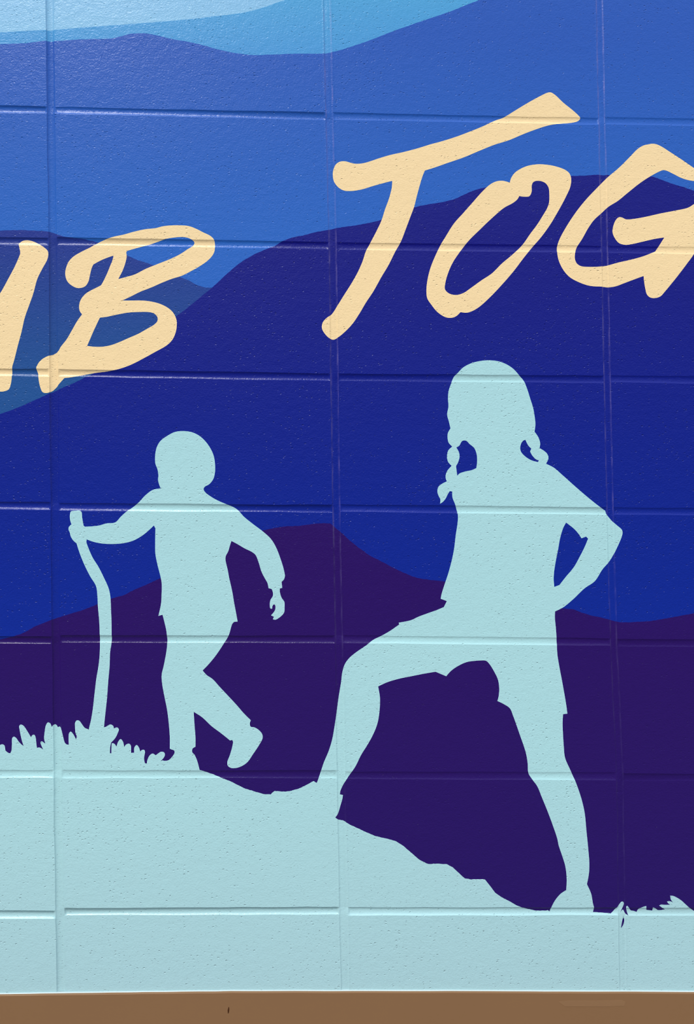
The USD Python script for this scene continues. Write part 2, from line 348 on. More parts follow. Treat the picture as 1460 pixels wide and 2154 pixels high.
profile = lambda t: np.where(np.abs(t) < 1, np.maximum(1 - np.abs(t) ** 2.2, 0.0) ** 0.62, 0.0)
profile_h = lambda t: np.where(np.abs(t) >= 1, 0.0, np.where(t < -0.15, np.maximum(1 - (np.abs(t + 0.15) / 0.85) ** 2.0, 0) ** 0.85, np.maximum(1 - (np.abs(t + 0.15) / 1.15) ** 3.2, 0)))
Hh = np.zeros((NA, NB))
for i, (j, t, c, u) in enumerate(a_lines):
    for b, (k, s, r, v) in enumerate(b_lines):
        x, z = X[i, b], Z[i, b]
        wa = np.clip((t + 1) / 2, 0, 1) if j >= 0 else 0.0
        wb = np.clip((s + 1) / 2, 0, 1) if k >= 0 else 0.0
        c1, r1 = min(c + 1, NJX), min(r + 1, NJZ)
        face = (1 - wa) * ((1 - wb) * plane(c, r, x, z) + wb * plane(c, r1, x, z)) + wa * ((1 - wb) * plane(c1, r, x, z) + wb * plane(c1, r1, x, z))
        dv = DEPTH_V[j] * float(profile(t)) * (1 - BULGE[j] * max(0.0, 1 - t * t) ** 2) if j >= 0 else 0.0
        dh = ROW_DEPTH[k] * ((1 - wa) * DEPTH_H[c] + wa * DEPTH_H[c1]) * float(profile_h(s)) if k >= 0 else 0.0
        if j >= 0:
            dh *= min(1.0, max(0.0, (abs(t) - 0.95) / 0.5))        # the upright joint runs through
            dv -= RIDGE_V[j] * math.exp(-((abs(t) - 1.0) / 0.16) ** 2)
        Hh[i, b] = face - (dv if dh <= 0 else max(dv, dh))
Hh += 0.5 * noise2(X, Z, 55, 1) + 0.22 * noise2(X, Z, 21, 2)

grid_v = np.stack([X, Z, Hh], -1).reshape(-1, 3)
idx = np.arange(NA * NB).reshape(NA, NB)
q00, q10, q01, q11 = idx[:-1, :-1], idx[1:, :-1], idx[:-1, 1:], idx[1:, 1:]
quad_tris = np.stack([np.stack([q00, q01, q11], -1), np.stack([q00, q11, q10], -1)], 2)      # (NA-1, NB-1, 2, 3)
tris = quad_tris.reshape(-1, 3)


def to_world(p):                                # (x, z, h) millimetres -> metres
    return np.stack([p[:, 0], -p[:, 2], p[:, 1]], -1) / 1000.0


gw = to_world(grid_v)
fn = np.cross(gw[tris[:, 1]] - gw[tris[:, 0]], gw[tris[:, 2]] - gw[tris[:, 0]])
if fn[:, 1].mean() > 0:
    quad_tris = quad_tris[..., ::-1]
    tris = quad_tris.reshape(-1, 3)
    fn = -fn
gn = np.zeros_like(gw)
for q in range(3):
    np.add.at(gn, tris[:, q], fn)
gn /= np.linalg.norm(gn, axis=1, keepdims=True)


def boundary(f):
    e = np.concatenate([f[:, [0, 1]], f[:, [1, 2]], f[:, [2, 0]]])
    key = np.sort(e, 1)
    _, first, count = np.unique(key, axis=0, return_index=True, return_counts=True)
    return e[first[count == 1]]


def solid(v, f, n, back):
    """Front sheet v, f with normals n, its edges carried back to 'back' (a function of the points) and closed there when flat."""
    e = boundary(f)
    k = len(v)
    a, b = v[e[:, 0]], v[e[:, 1]]
    a2, b2 = back(a), back(b)
    sn = np.cross(b - a, a2 - a)
    sn /= np.maximum(np.linalg.norm(sn, axis=1, keepdims=True), 1e-12)
    m = len(e)
    vv = np.concatenate([v, a, b, a2, b2])
    nn = np.concatenate([n, -sn, -sn, -sn, -sn])
    i = np.arange(m)
    A, Bq, A2, B2 = k + i, k + m + i, k + 2 * m + i, k + 3 * m + i
    side = np.concatenate([np.stack([A, A2, Bq], 1), np.stack([Bq, A2, B2], 1)])
    return vv, np.concatenate([f, side]), nn


def to_back(p):
    q = p.copy()
    q[:, 1] = 0.055
    return q


def cells(a0, a1, b0, b1):
    f = quad_tris[a0:a1, b0:b1].reshape(-1, 3)
    used, inv = np.unique(f, return_inverse=True)
    return gw[used], inv.reshape(-1, 3), gn[used]


a_pos = {}
for i, (j, t, c, u) in enumerate(a_lines):
    if j >= 0 and abs(t) == 1.0:
        a_pos[(j, int(t))] = i
b_pos = {}
for b, (k, t, r, v) in enumerate(b_lines):
    if k >= 0 and abs(t) == 1.0:
        b_pos[(k, int(t))] = b
a_span = [((0 if c == 0 else a_pos[(c - 1, 1)]), (NA - 1 if c == NJX else a_pos[(c, -1)])) for c in range(NJX + 1)]
b_span = [((0 if r == 0 else b_pos[(r - 1, 1)]), b_pos[(r, -1)]) for r in range(NJZ)]

wall = group_prim('wall_back')
tag(wall, 'painted concrete block wall with a blue mountain mural', None, None, 'structure')
WALL = str(wall.GetPath())
for r in range(NJZ):
    for c in range(NJX + 1):
        v, f, n = cells(*a_span[c], *b_span[r])
        put(WALL, 'block', *solid(v, f, n, to_back), MURAL)
for j in range(NJX):
    v, f, n = cells(a_pos[(j, -1)], a_pos[(j, 1)], 0, NB - 1)
    vv, ff, nn = solid(v, f, n, to_back)
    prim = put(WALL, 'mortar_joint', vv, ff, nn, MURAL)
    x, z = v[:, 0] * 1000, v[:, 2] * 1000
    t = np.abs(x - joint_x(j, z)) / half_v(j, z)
    lip_tint = np.zeros(len(vv))
    lip_tint[:len(v)] = LIP_PALE[j] * np.clip((t - 0.55) / 0.3, 0, 1) * np.interp(z, [-700, -250, 100, 800], [0.05, 0.18, 0.7, 1.0])
    UsdGeom.PrimvarsAPI(prim).CreatePrimvar('lip_tint', Sdf.ValueTypeNames.FloatArray, 'vertex').Set(Vt.FloatArray.FromNumpy(lip_tint.astype(np.float32)))
for k in range(NJZ):
    for c in range(NJX + 1):
        v, f, n = cells(*a_span[c], b_pos[(k, -1)], b_pos[(k, 1)])
        put(WALL, 'mortar_joint', *solid(v, f, n, to_back), MURAL)
backing = trimesh.creation.box((2.45, 0.13, 1.86))
backing.apply_translation((0, 0.121, 0.08))
put(WALL, 'core', np.array(backing.vertices), np.array(backing.faces), None, PLAIN)

# ---------------------------------------------------------------- brown base board under the mural, ground
BOARD_TOP = [(-494.8,-728.9),(-318.3,-727.1),(-140.7,-725.7),(181.6,-727.0),(551.0,-729.8)]      # (x, z) along the board's upper edge, millimetres


def build_board():
    base = group_prim('baseboard_back')
    tag(base, 'plain brown painted board along the foot of the wall', None, None, 'structure')
    P = str(base.GetPath())
    xs = np.linspace(X_LO, X_HI, 99)
    bt = np.array(BOARD_TOP)
    zt = np.interp(xs, bt[:, 0], bt[:, 1]) + 0.5 * noise2(xs, xs * 0, 30, 8)
    prof = [(0.0, 0.0), (4.2, 0.0), (5.0, -0.25), (5.5, -0.8), (5.6, -1.6), (5.7, -60.0), (5.7, -206.0), (0.0, -206.0)]
    rings = np.array([[(x, z + dz, d + 0.0) for d, dz in prof] for x, z in zip(xs, zt)])
    m, k = len(xs), len(prof)
    v = to_world(rings.reshape(-1, 3))
    q = []
    for i in range(m - 1):
        for s in range(k):
            a, b = i * k + s, i * k + (s + 1) % k
            q.append((a, a + k, b + k, b))
    q = np.array(q)
    f = np.concatenate([q[:, :3], q[:, [0, 2, 3]], [(0, s, s + 1) for s in range(1, k - 1)], [((m - 1) * k, (m - 1) * k + s + 1, (m - 1) * k + s) for s in range(1, k - 1)]])
    t = trimesh.Trimesh(v, f, process=False)
    t.fix_normals()
    vv, ff, nn = meshkit.arrays(t, 25)
    put(P, 'board', vv, ff, nn, BROWN)
    # thin bead of pale filler where the blocks meet the board
    bead = []
    for x, z in zip(xs, zt):
        bead.append([(x, z + dz, d) for d, dz in ((-0.8, 0.7), (0.8, 0.7), (1.5, 0.5), (2.0, 0.2), (2.3, -0.3), (-0.8, -0.3))])
    bead = np.array(bead)
    k = bead.shape[1]
    v = to_world(bead.reshape(-1, 3))
    q = np.array([(i * k + s, (i + 1) * k + s, (i + 1) * k + (s + 1) % k, i * k + (s + 1) % k) for i in range(m - 1) for s in range(k)])
    f = np.concatenate([q[:, :3], q[:, [0, 2, 3]]])
    t = trimesh.Trimesh(v, f, process=False)
    t.fix_normals()
    vv, ff, nn = meshkit.arrays(t, 40)
    tag(put(P, 'filler_bead', vv, ff, nn, BEAD), 'thin white bead of filler')
    # scuffs on the board
    for pts, mat, name, label in (([(-153.6, -747.5), (-152.6, -747.0), (-152.2, -751), (-152.8, -755.5), (-154.2, -757.0), (-154.8, -752)], DARK, 'scratch', 'small dark scratch'),
                                  ([(342, -741), (360, -739.5), (400, -740), (438, -739), (444, -742), (442, -748), (410, -749), (352, -748.5)], SMEAR, 'touch_up', 'faint paler touch-up patch')):
        poly = trimesh.creation.extrude_polygon(shapely.Polygon(pts), 0.12, engine='earcut')
        p = np.array(poly.vertices)
        w = to_world(np.stack([p[:, 0], p[:, 1], p[:, 2] + 5.65], -1))
        tt = trimesh.Trimesh(w, poly.faces, process=False)
        tt.fix_normals()
        tag(put(P, name, np.array(tt.vertices), np.array(tt.faces), None, mat), label)


build_board()
floor_m = trimesh.creation.box((14.0, 7.0, 0.1))
floor_m.apply_translation((0, -3.3, -0.98))
tag(put('/World', 'floor', np.array(floor_m.vertices), np.array(floor_m.faces), None, FLOOR), 'pale concrete paving in front of the wall', None, None, 'structure')


# ---------------------------------------------------------------- painted letters and figures: thin coats of paint that follow the blocks and joints
def spline(ring, step=1.3):
    """Closed ring of (x, z, corner) millimetres -> a smooth outline, sharp only at the corners."""
    p = np.array([(x, z) for x, z, _ in ring])
    corner = [c for _, _, c in ring]
    n = len(p)
    out = []
    for i in range(n):
        p1, p2 = p[i], p[(i + 1) % n]
        p0 = p[i - 1] if not corner[i] else p1 + (p1 - p2) * 0.35
        p3 = p[(i + 2) % n] if not corner[(i + 1) % n] else p2 + (p2 - p1) * 0.35
        t = [0.0]
        for a, b in ((p0, p1), (p1, p2), (p2, p3)):
            t.append(t[-1] + max(np.linalg.norm(b - a), 1e-6) ** 0.5)
        m = max(1, int(np.linalg.norm(p2 - p1) / step))
        for s in np.linspace(t[1], t[2], m, endpoint=False):
            a1 = (t[1] - s) / (t[1] - t[0]) * p0 + (s - t[0]) / (t[1] - t[0]) * p1
            a2 = (t[2] - s) / (t[2] - t[1]) * p1 + (s - t[1]) / (t[2] - t[1]) * p2
            a3 = (t[3] - s) / (t[3] - t[2]) * p2 + (s - t[2]) / (t[3] - t[2]) * p3
            b1 = (t[2] - s) / (t[2] - t[0]) * a1 + (s - t[0]) / (t[2] - t[0]) * a2
            b2 = (t[3] - s) / (t[3] - t[1]) * a2 + (s - t[1]) / (t[3] - t[1]) * a3
            out.append((t[2] - s) / (t[2] - t[1]) * b1 + (s - t[1]) / (t[2] - t[1]) * b2)
    return np.array(out)


def outline(rings):
    g = shapely.Polygon(spline(rings[0])).buffer(0)
    for h in rings[1:]:
        g = g.difference(shapely.Polygon(spline(h)).buffer(0))
    return g


tri_xy = grid_v[tris][:, :, :2]
tri_poly = shapely.polygons(tri_xy)
tri_tree = shapely.STRtree(tri_poly)


def coat(parent, name, shape, material, thick):
    """A coat of paint 'thick' millimetres over the wall inside the outline, as one mesh."""
    parts = []
    owner = []
    for poly in getattr(shape, 'geoms', [shape]):
        if poly.is_empty or poly.area < 0.5 or poly.geom_type != 'Polygon':
            continue
        shapely.prepare(poly)
        hit = tri_tree.query(poly, predicate='intersects')
        inside = shapely.contains_properly(poly, tri_poly[hit])
        for i in hit[inside]:
            parts.append(tri_xy[i])
            owner.append(i)
        cut = hit[~inside]
        for i, g in zip(cut, shapely.intersection(poly, tri_poly[cut])):
            for piece in getattr(g, 'geoms', [g]):
                if piece.geom_type != 'Polygon' or piece.area < 1e-6:
                    continue
                for d in shapely.constrained_delaunay_triangles(piece).geoms:
                    parts.append(np.array(d.exterior.coords)[:3])
                    owner.append(i)
    parts, owner = np.array(parts), np.array(owner)
    T = tris[owner]
    A, Bv, Cv = (grid_v[T[:, q]][:, :2] for q in range(3))
    pts = parts.reshape(-1, 2)
    rep = lambda m: np.repeat(m, 3, axis=0)
    A, Bv, Cv, T3 = rep(A), rep(Bv), rep(Cv), rep(T)
    det = (Bv[:, 0] - A[:, 0]) * (Cv[:, 1] - A[:, 1]) - (Cv[:, 0] - A[:, 0]) * (Bv[:, 1] - A[:, 1])
    w1 = ((pts[:, 0] - A[:, 0]) * (Cv[:, 1] - A[:, 1]) - (Cv[:, 0] - A[:, 0]) * (pts[:, 1] - A[:, 1])) / det
    w2 = ((Bv[:, 0] - A[:, 0]) * (pts[:, 1] - A[:, 1]) - (pts[:, 0] - A[:, 0]) * (Bv[:, 1] - A[:, 1])) / det
    w = np.stack([1 - w1 - w2, w1, w2], -1)
    h = (grid_v[T3][:, :, 2] * w).sum(1) + thick
    n = (gn[T3] * w[:, :, None]).sum(1)
    key = np.round(pts, 3)
    uniq, first, inv = np.unique(key, axis=0, return_index=True, return_inverse=True)
    inv = inv.reshape(-1, 3)
    v = to_world(np.stack([pts[first, 0], pts[first, 1], h[first]], -1))
    n = n[first] / np.linalg.norm(n[first], axis=1, keepdims=True)
    f = inv[(inv[:, 0] != inv[:, 1]) & (inv[:, 1] != inv[:, 2]) & (inv[:, 0] != inv[:, 2])]
    area = np.cross(v[f[:, 1]] - v[f[:, 0]], v[f[:, 2]] - v[f[:, 0]])
    f[area[:, 1] > 0] = f[area[:, 1] > 0][:, ::-1]
    into = lambda p: p + np.array([0, (thick + 0.1) / 1000.0, 0])
    return put(parent, name, *solid(v, f, n, into), material)


SHAPES = {
    'M_leg': [[(-488.7,402.3,1),(-483.3,406.6,0),(-476.1,408.0,0),(-467.0,406.3,0),(-457.9,402.0,0),(-448.7,396.1,0),(-443.8,391.2,0),(-442.8,385.7,0),(-444.3,377.7,0),(-450.9,364.8,0),(-458.7,348.1,0),(-464.6,325.1,0),(-470.6,306.7,0),(-476.6,288.3,0),(-481.6,264.4,0),(-486.6,244.3,0),(-491.6,222.3,0),(-494.4,211.3,0),(-494.7,196.7,0),(-495.9,185.8,0),(-498.8,177.5,0),(-505.1,174.4,0),(-512.2,173.7,0),(-519.5,176.4,0),(-523.3,185.5,0),(-522.0,212.8,0),(-521.8,249.3,0),(-523.4,285.8,0),(-522.1,311.5,0),(-515.2,324.4,0),(-510.8,332.2,0),(-502.1,349.3,0),(-493.4,366.9,0),(-487.4,381.7,0),(-485.7,387.2,0),(-486.7,393.7,0)]],
    'B': [[(-416.7,355.1,0),(-416.1,363.4,0),(-412.2,374.5,0),(-405.1,382.9,0),(-393.4,390.4,0),(-379.0,398.0,0),(-362.8,407.5,0),(-344.8,414.2,0),(-328.5,418.1,0),(-312.2,423.0,0),(-295.9,426.9,0),(-279.5,429.0,0),(-268.6,432.0,0),(-254.1,433.7,0),(-239.5,433.9,0),(-228.5,432.9,0),(-217.5,429.0,0),(-206.5,423.6,0),(-195.5,418.3,0),(-190.0,412.8,0),(-188.4,404.5,0),(-188.8,395.2,0),(-191.5,388.7,0),(-198.7,380.3,0),(-211.3,370.9,0),(-225.8,362.4,0),(-238.5,355.8,0),(-253.0,351.0,0),(-269.2,344.3,0),(-285.5,336.7,0),(-301.8,330.0,0),(-316.2,322.5,0),(-328.8,316.3,1),(-316.1,316.4,0),(-299.7,316.6,0),(-285.2,315.2,0),(-270.6,311.5,0),(-257.8,304.9,0),(-250.4,297.6,0),(-245.8,287.6,0),(-245.1,278.4,0),(-246.8,267.4,0),(-251.7,256.3,0),(-259.8,247.9,0),(-278.6,236.7,0),(-296.6,226.4,0),(-314.6,217.0,0),(-332.6,210.4,0),(-350.6,206.6,0),(-368.6,204.2,0),(-386.7,200.7,0),(-397.4,198.4,0),(-406.4,196.8,0),(-415.4,195.8,1),(-422.5,187.5,0),(-428.7,180.1,0),(-434.9,174.6,0),(-441.2,172.3,0),(-447.5,173.5,0),(-451.2,180.8,0),(-453.5,189.9,0),(-455.2,200.8,0),(-458.1,210.8,0),(-456.3,215.4,0),(-452.0,221.8,0),(-443.1,228.0,0),(-432.3,232.1,0),(-425.2,236.8,0),(-421.7,243.2,0),(-412.8,255.2,0),(-404.1,270.9,0),(-397.1,283.8,0),(-390.0,294.0,1),(-393.7,299.4,0),(-394.7,307.7,0),(-392.2,316.9,0),(-386.0,325.2,0),(-377.9,330.8,0),(-370.7,334.6,0),(-361.8,339.3,1),(-357.4,347.7,0),(-352.1,359.7,0),(-348.6,369.0,0),(-345.1,378.2,0),(-343.4,385.6,1),(-351.6,382.7,0),(-362.4,378.0,0),(-374.1,371.4,1),(-376.7,364.9,0),(-379.2,353.8,0),(-380.9,345.5,0),(-385.3,338.1,0),(-390.7,335.3,0),(-397.9,334.6,0),(-407.0,338.7,0),(-413.5,345.1,0)],[(-322.7,393.3,1),(-310.0,397.2,0),(-293.7,402.0,0),(-277.4,407.8,0),(-262.9,412.6,0),(-246.5,415.3,0),(-237.4,415.8,0),(-228.3,414.1,0),(-221.9,410.5,0),(-220.0,407.7,0),(-222.7,402.1,0),(-229.9,397.4,0),(-240.7,389.9,0),(-255.2,382.3,0),(-273.3,374.6,0),(-293.2,366.1,0),(-311.2,356.6,0),(-323.9,352.7,0),(-335.6,349.3,1),(-329.5,361.9,0),(-325.1,374.8,0),(-323.4,384.1,0),(-324.1,391.1,1)],[(-362.8,289.2,1),(-351.9,290.8,0),(-337.5,294.1,0),(-319.4,297.6,0),(-301.3,298.8,0),(-286.8,298.6,0),(-279.5,296.3,0),(-274.9,290.9,0),(-274.8,285.4,0),(-279.3,279.8,0),(-290.0,273.2,0),(-304.4,264.8,0),(-318.8,258.2,0),(-333.2,251.6,0),(-345.8,246.9,0),(-358.4,244.5,0),(-371.1,244.4,0),(-381.4,245.5,1),(-377.6,254.7,0),(-372.4,267.6,0),(-367.1,279.6,0)]],
    'T': [[(-7.7,517.8,0),(-6.3,526.2,0),(-2.3,533.7,0),(4.1,537.6,0),(11.5,538.2,0),(19.8,536.0,0),(27.2,534.6,0),(36.4,535.1,0),(45.6,537.3,0),(62.2,543.2,0),(80.6,549.1,0),(100.9,554.1,0),(123.1,560.3,0),(143.4,567.0,0),(161.9,572.4,0),(184.1,579.9,0),(206.4,588.8,0),(228.6,598.5,0),(245.4,607.3,0),(258.4,612.2,0),(277.0,623.8,0),(295.6,635.5,0),(314.2,646.2,0),(327.3,652.6,0),(331.9,653.1,0),(338.5,649.5,0),(351.5,637.4,0),(366.5,625.5,0),(375.8,617.2,0),(378.6,613.1,0),(374.9,608.7,0),(364.6,605.7,0),(347.8,603.5,0),(331.0,600.9,0),(310.5,594.4,0),(288.2,585.5,0),(265.9,575.7,0),(243.6,568.2,0),(217.6,557.1,0),(195.4,547.3,0),(171.3,538.5,0),(152.8,531.6,0),(135.3,525.7,1),(131.6,516.3,0),(128.0,504.1,0),(123.5,487.3,0),(118.9,468.6,0),(113.5,453.6,0),(105.3,431.1,0),(98.9,414.3,0),(90.7,399.3,0),(79.8,376.9,0),(68.9,358.2,0),(56.2,334.9,0),(45.3,318.1,0),(36.2,302.3,0),(25.3,285.5,0),(14.4,273.4,0),(3.5,264.0,0),(-4.7,259.7,0),(-11.2,262.0,0),(-18.5,269.3,0),(-22.6,277.5,0),(-21.4,285.8,0),(-16.0,292.7,0),(-7.8,298.9,0),(1.3,312.9,0),(12.1,330.6,0),(23.0,348.3,0),(32.1,365.1,0),(39.3,381.9,0),(44.7,398.6,0),(51.1,410.8,0),(61.1,430.5,0),(68.3,446.4,0),(73.8,464.1,0),(79.2,479.1,0),(82.8,492.2,0),(84.2,499.7,0),(84.6,508.7,1),(71.7,505.1,0),(55.1,500.2,0),(36.7,494.3,0),(20.1,491.6,0),(9.1,492.5,0),(-0.2,498.3,0),(-5.7,506.6,0)]],
    'O': [[(267.8,508.9,1),(269.7,515.8,0),(275.3,524.3,0),(284.5,531.0,0),(295.7,535.9,0),(310.6,538.6,0),(325.5,538.3,0),(340.3,535.7,0),(353.4,531.2,0),(360.8,525.7,0),(364.0,517.4,0),(362.7,504.2,0),(357.1,491.0,0),(351.5,479.7,0),(342.2,462.7,0),(331.1,443.9,0),(316.2,423.1,0),(303.2,408.0,0),(288.4,389.2,0),(273.6,369.4,0),(255.2,347.8,0),(236.7,328.0,0),(220.1,313.0,0),(209.1,306.4,0),(200.8,304.0,0),(191.6,304.8,1),(185.1,298.6,0),(178.7,296.0,0),(168.6,296.6,0),(155.6,304.7,0),(146.4,315.7,0),(139.9,325.8,0),(138.5,338.8,0),(140.3,355.5,0),(144.3,372.2,0),(150.7,389.0,0),(159.8,408.7,0),(168.1,422.8,0),(180.9,443.4,0),(195.7,460.4,0),(210.4,477.5,0),(225.2,494.5,0),(236.3,505.0,0),(245.6,510.2,0),(254.8,511.8,0),(263.2,510.5,0)],[(282.7,488.0,1),(290.2,487.1,0),(298.5,488.2,0),(302.2,495.8,0),(302.2,504.2,0),(304.1,509.8,0),(308.7,512.3,0),(316.2,512.3,0),(323.6,509.2,0),(328.3,502.7,0),(329.7,492.5,0),(329.2,478.4,0),(326.4,470.0,0),(319.9,458.6,0),(310.6,443.6,0),(299.5,428.5,0),(288.4,412.4,0),(273.6,397.3,0),(255.1,381.2,0),(240.3,366.2,0),(223.7,354.8,0),(207.1,342.5,0),(196.1,334.9,0),(185.0,331.6,0),(174.0,333.7,0),(167.5,340.1,0),(168.0,350.3,0),(172.0,365.2,0),(179.3,382.0,0),(190.3,398.9,0),(203.2,415.8,0),(221.7,434.7,0),(240.1,452.7,0),(258.6,468.9,0),(273.5,477.5,0),(280.0,483.2,0)]],
    'G': [[(485.1,572.9,0),(489.8,574.0,0),(496.4,573.7,0),(504.8,570.5,0),(519.7,561.3,0),(538.4,549.4,0),(556.2,537.4,0),(568.3,530.1,0),(575.8,522.7,0),(572.0,516.1,0),(560.8,515.9,0),(547.7,517.6,0),(536.4,521.1,0),(523.3,527.5,0),(514.0,531.7,0),(508.4,532.5,0),(501.8,530.0,0),(487.8,522.2,0),(470.9,510.7,0),(452.2,495.4,0),(437.2,482.9,0),(422.3,473.3,0),(411.1,462.9,0),(399.9,452.4,0),(390.6,439.2,0),(381.2,422.2,0),(372.9,409.0,0),(369.7,397.8,0),(369.7,390.3,0),(372.8,383.3,0),(379.3,379.3,0),(388.6,378.5,0),(403.5,378.7,0),(418.4,380.4,0),(437.0,385.7,0),(461.2,391.6,0),(479.9,397.5,0),(495.8,404.3,1),(501.4,412.8,0),(509.9,426.4,1),(494.9,423.9,0),(474.4,418.9,0),(457.6,414.9,0),(448.3,413.9,0),(438.9,416.5,0),(432.4,423.9,0),(428.7,433.2,0),(429.7,442.6,0),(433.4,452.0,0),(438.1,457.1,0),(442.8,457.2,0),(450.2,454.1,0),(463.3,455.2,0),(482.0,458.9,0),(504.4,464.3,0),(526.8,469.0,0),(547.5,474.0,0),(555.9,479.2,0),(568.1,486.9,0),(579.4,488.9,0),(586.8,479.7,0),(583.0,464.6,0),(575.4,445.7,0),(565.9,423.1,0),(556.5,401.4,0),(545.2,385.4,0),(530.2,365.5,0),(518.9,351.4,0),(509.5,340.1,0),(503.9,334.0,0),(496.5,331.1,0),(488.1,331.4,0),(482.5,336.0,0),(479.7,345.3,0),(477.9,356.4,0),(477.0,365.2,1),(463.0,359.9,0),(448.1,354.1,0),(433.2,348.4,0),(422.1,346.7,0),(410.9,347.5,0),(392.3,348.7,0),(375.6,354.1,0),(360.8,362.3,0),(350.6,374.2,0),(344.1,388.1,0),(341.8,401.1,0),(342.2,410.4,0),(345.9,421.7,0),(357.1,442.4,0),(372.0,465.1,0),(386.9,484.0,0),(403.7,502.1,0),(420.5,519.2,0),(439.2,535.5,0),(456.1,552.7,0),(469.2,566.1,0),(478.6,571.5,0)]],
    'boy': [[(-235.3,116.2,0),(-246.2,114.6,0),(-257.0,109.0,0),(-267.7,100.7,0),(-273.0,91.6,0),(-275.5,78.8,0),(-275.0,66.1,0),(-271.6,57.0,0),(-270.2,47.9,0),(-270.5,40.7,0),(-268.6,33.4,0),(-266.2,28.0,1),(-272.1,27.4,0),(-279.3,25.2,0),(-290.0,16.9,0),(-298.9,6.9,0),(-307.8,-0.5,0),(-316.7,-6.9,0),(-325.6,-15.1,0),(-334.4,-24.2,0),(-347.0,-25.8,0),(-359.5,-29.3,0),(-368.5,-30.4,0),(-380.1,-31.2,1),(-382.0,-29.5,1),(-395.5,-26.5,0),(-401.2,-28.3,1),(-404.4,-32.0,0),(-404.8,-35.6,0),(-402.8,-40.1,0),(-401.4,-45.5,0),(-397.7,-51.8,0),(-392.3,-56.6,1),(-386.0,-58.9,0),(-377.4,-55.3,1),(-377.1,-50.4,1),(-368.1,-53.7,0),(-355.5,-56.4,0),(-341.1,-57.2,0),(-323.1,-56.1,0),(-307.0,-52.0,0),(-292.7,-43.8,0),(-282.0,-34.7,0),(-275.8,-28.6,1),(-273.4,-32.8,1),(-273.5,-53.6,0),(-272.9,-71.7,0),(-269.6,-87.9,0),(-264.8,-105.9,0),(-262.9,-115.8,0),(-262.7,-131.2,0),(-263.4,-147.4,0),(-267.1,-165.8,1),(-260.8,-164.1,1),(-257.6,-176.1,0),(-254.7,-188.7,0),(-253.2,-206.7,0),(-255.1,-224.6,0),(-257.6,-237.2,0),(-255.1,-224.6,0),(-258.0,-240.8,0),(-261.0,-255.2,0),(-259.9,-269.5,0),(-256.0,-289.2,0),(-252.2,-307.0,0),(-249.2,-328.5,0),(-247.5,-348.1,0),(-247.3,-365.9,1),(-244.2,-367.2,0),(-240.6,-368.6,0),(-240.0,-372.2,0),(-243.2,-377.5,0),(-248.5,-382.9,0),(-253.8,-384.1,0),(-258.3,-383.8,1),(-259.1,-392.7,0),(-251.8,-402.5,1),(-201.8,-398.0,1),(-203.6,-390.8,0),(-206.4,-381.9,0),(-209.7,-374.8,1),(-213.2,-371.2,0),(-212.9,-365.9,0),(-208.5,-362.8,1),(-208.7,-348.0,0),(-210.3,-330.2,0),(-211.8,-310.5,1),(-199.2,-318.5,0),(-184.6,-331.9,0),(-170.1,-342.6,0),(-156.6,-353.3,1),(-153.0,-352.7,1),(-152.0,-355.0,0),(-152.9,-362.2,0),(-156.3,-374.7,0),(-160.3,-386.3,0),(-159.2,-391.6,0),(-154.3,-394.7,0),(-147.1,-394.7,0),(-139.1,-392.2,0),(-130.1,-386.2,0),(-121.3,-373.7,0),(-112.5,-360.3,0),(-107.2,-349.6,0),(-108.1,-343.3,0),(-113.6,-337.1,0),(-119.9,-333.5,0),(-125.3,-332.6,0),(-126.8,-328.1,0),(-125.4,-322.8,1),(-136.3,-312.1,0),(-147.3,-299.6,0),(-160.0,-286.2,0),(-172.8,-272.8,0),(-183.7,-261.1,0),(-192.8,-254.9,0),(-199.1,-248.1,1),(-189.4,-237.8,0),(-178.7,-224.3,0),(-168.1,-208.1,0),(-160.2,-194.5,0),(-155.0,-177.4,0),(-152.3,-174.3,1),(-146.9,-173.8,1),(-149.7,-159.4,0),(-152.6,-145.0,0),(-155.5,-128.7,0),(-159.3,-112.5,0),(-160.2,-108.9,0),(-163.1,-94.4,0),(-166.4,-80.0,0),(-166.1,-74.6,0),(-162.5,-67.3,0),(-159.9,-58.2,0),(-157.7,-51.3,1),(-148.2,-56.3,0),(-137.3,-62.6,0),(-126.4,-67.9,0),(-120.9,-72.4,0),(-116.2,-83.3,0),(-111.6,-97.7,0),(-106.0,-108.5,0),(-102.4,-114.8,0),(-100.5,-123.0,1),(-95.9,-123.9,1),(-94.1,-128.4,0),(-94.0,-134.7,0),(-97.6,-141.0,0),(-98.4,-148.3,0),(-97.4,-153.7,0),(-94.7,-154.0,1),(-93.9,-149.1,0),(-91.5,-147.3,0),(-89.9,-150.0,0),(-90.2,-155.4,0),(-92.9,-160.0,0),(-96.4,-164.1,1),(-91.9,-166.3,1),(-93.7,-169.9,1),(-90.0,-170.8,0),(-83.7,-167.5,0),(-76.6,-159.9,0),(-75.8,-151.7,0),(-76.2,-143.6,0),(-80.4,-137.3,0),(-83.2,-128.3,0),(-83.3,-123.2,1),(-79.7,-122.3,1),(-80.7,-112.9,1),(-77.1,-109.3,0),(-75.7,-103.8,0),(-75.7,-102.9,0),(-78.1,-92.1,0),(-82.8,-77.6,0),(-89.3,-61.3,0),(-97.6,-47.8,0),(-110.4,-36.1,0),(-125.0,-25.3,0),(-139.6,-13.6,0),(-146.9,-5.5,0),(-154.3,-0.1,0),(-167.0,5.2,0),(-179.7,10.6,0),(-190.6,16.8,0),(-197.9,22.2,0),(-201.1,27.6,0),(-199.0,31.3,0),(-192.7,35.0,0),(-186.4,43.2,0),(-183.9,54.2,0),(-184.0,65.1,0),(-186.0,77.8,0),(-190.6,88.7,0),(-198.9,100.5,0),(-209.0,109.5,0),(-220.8,114.8,0)]],
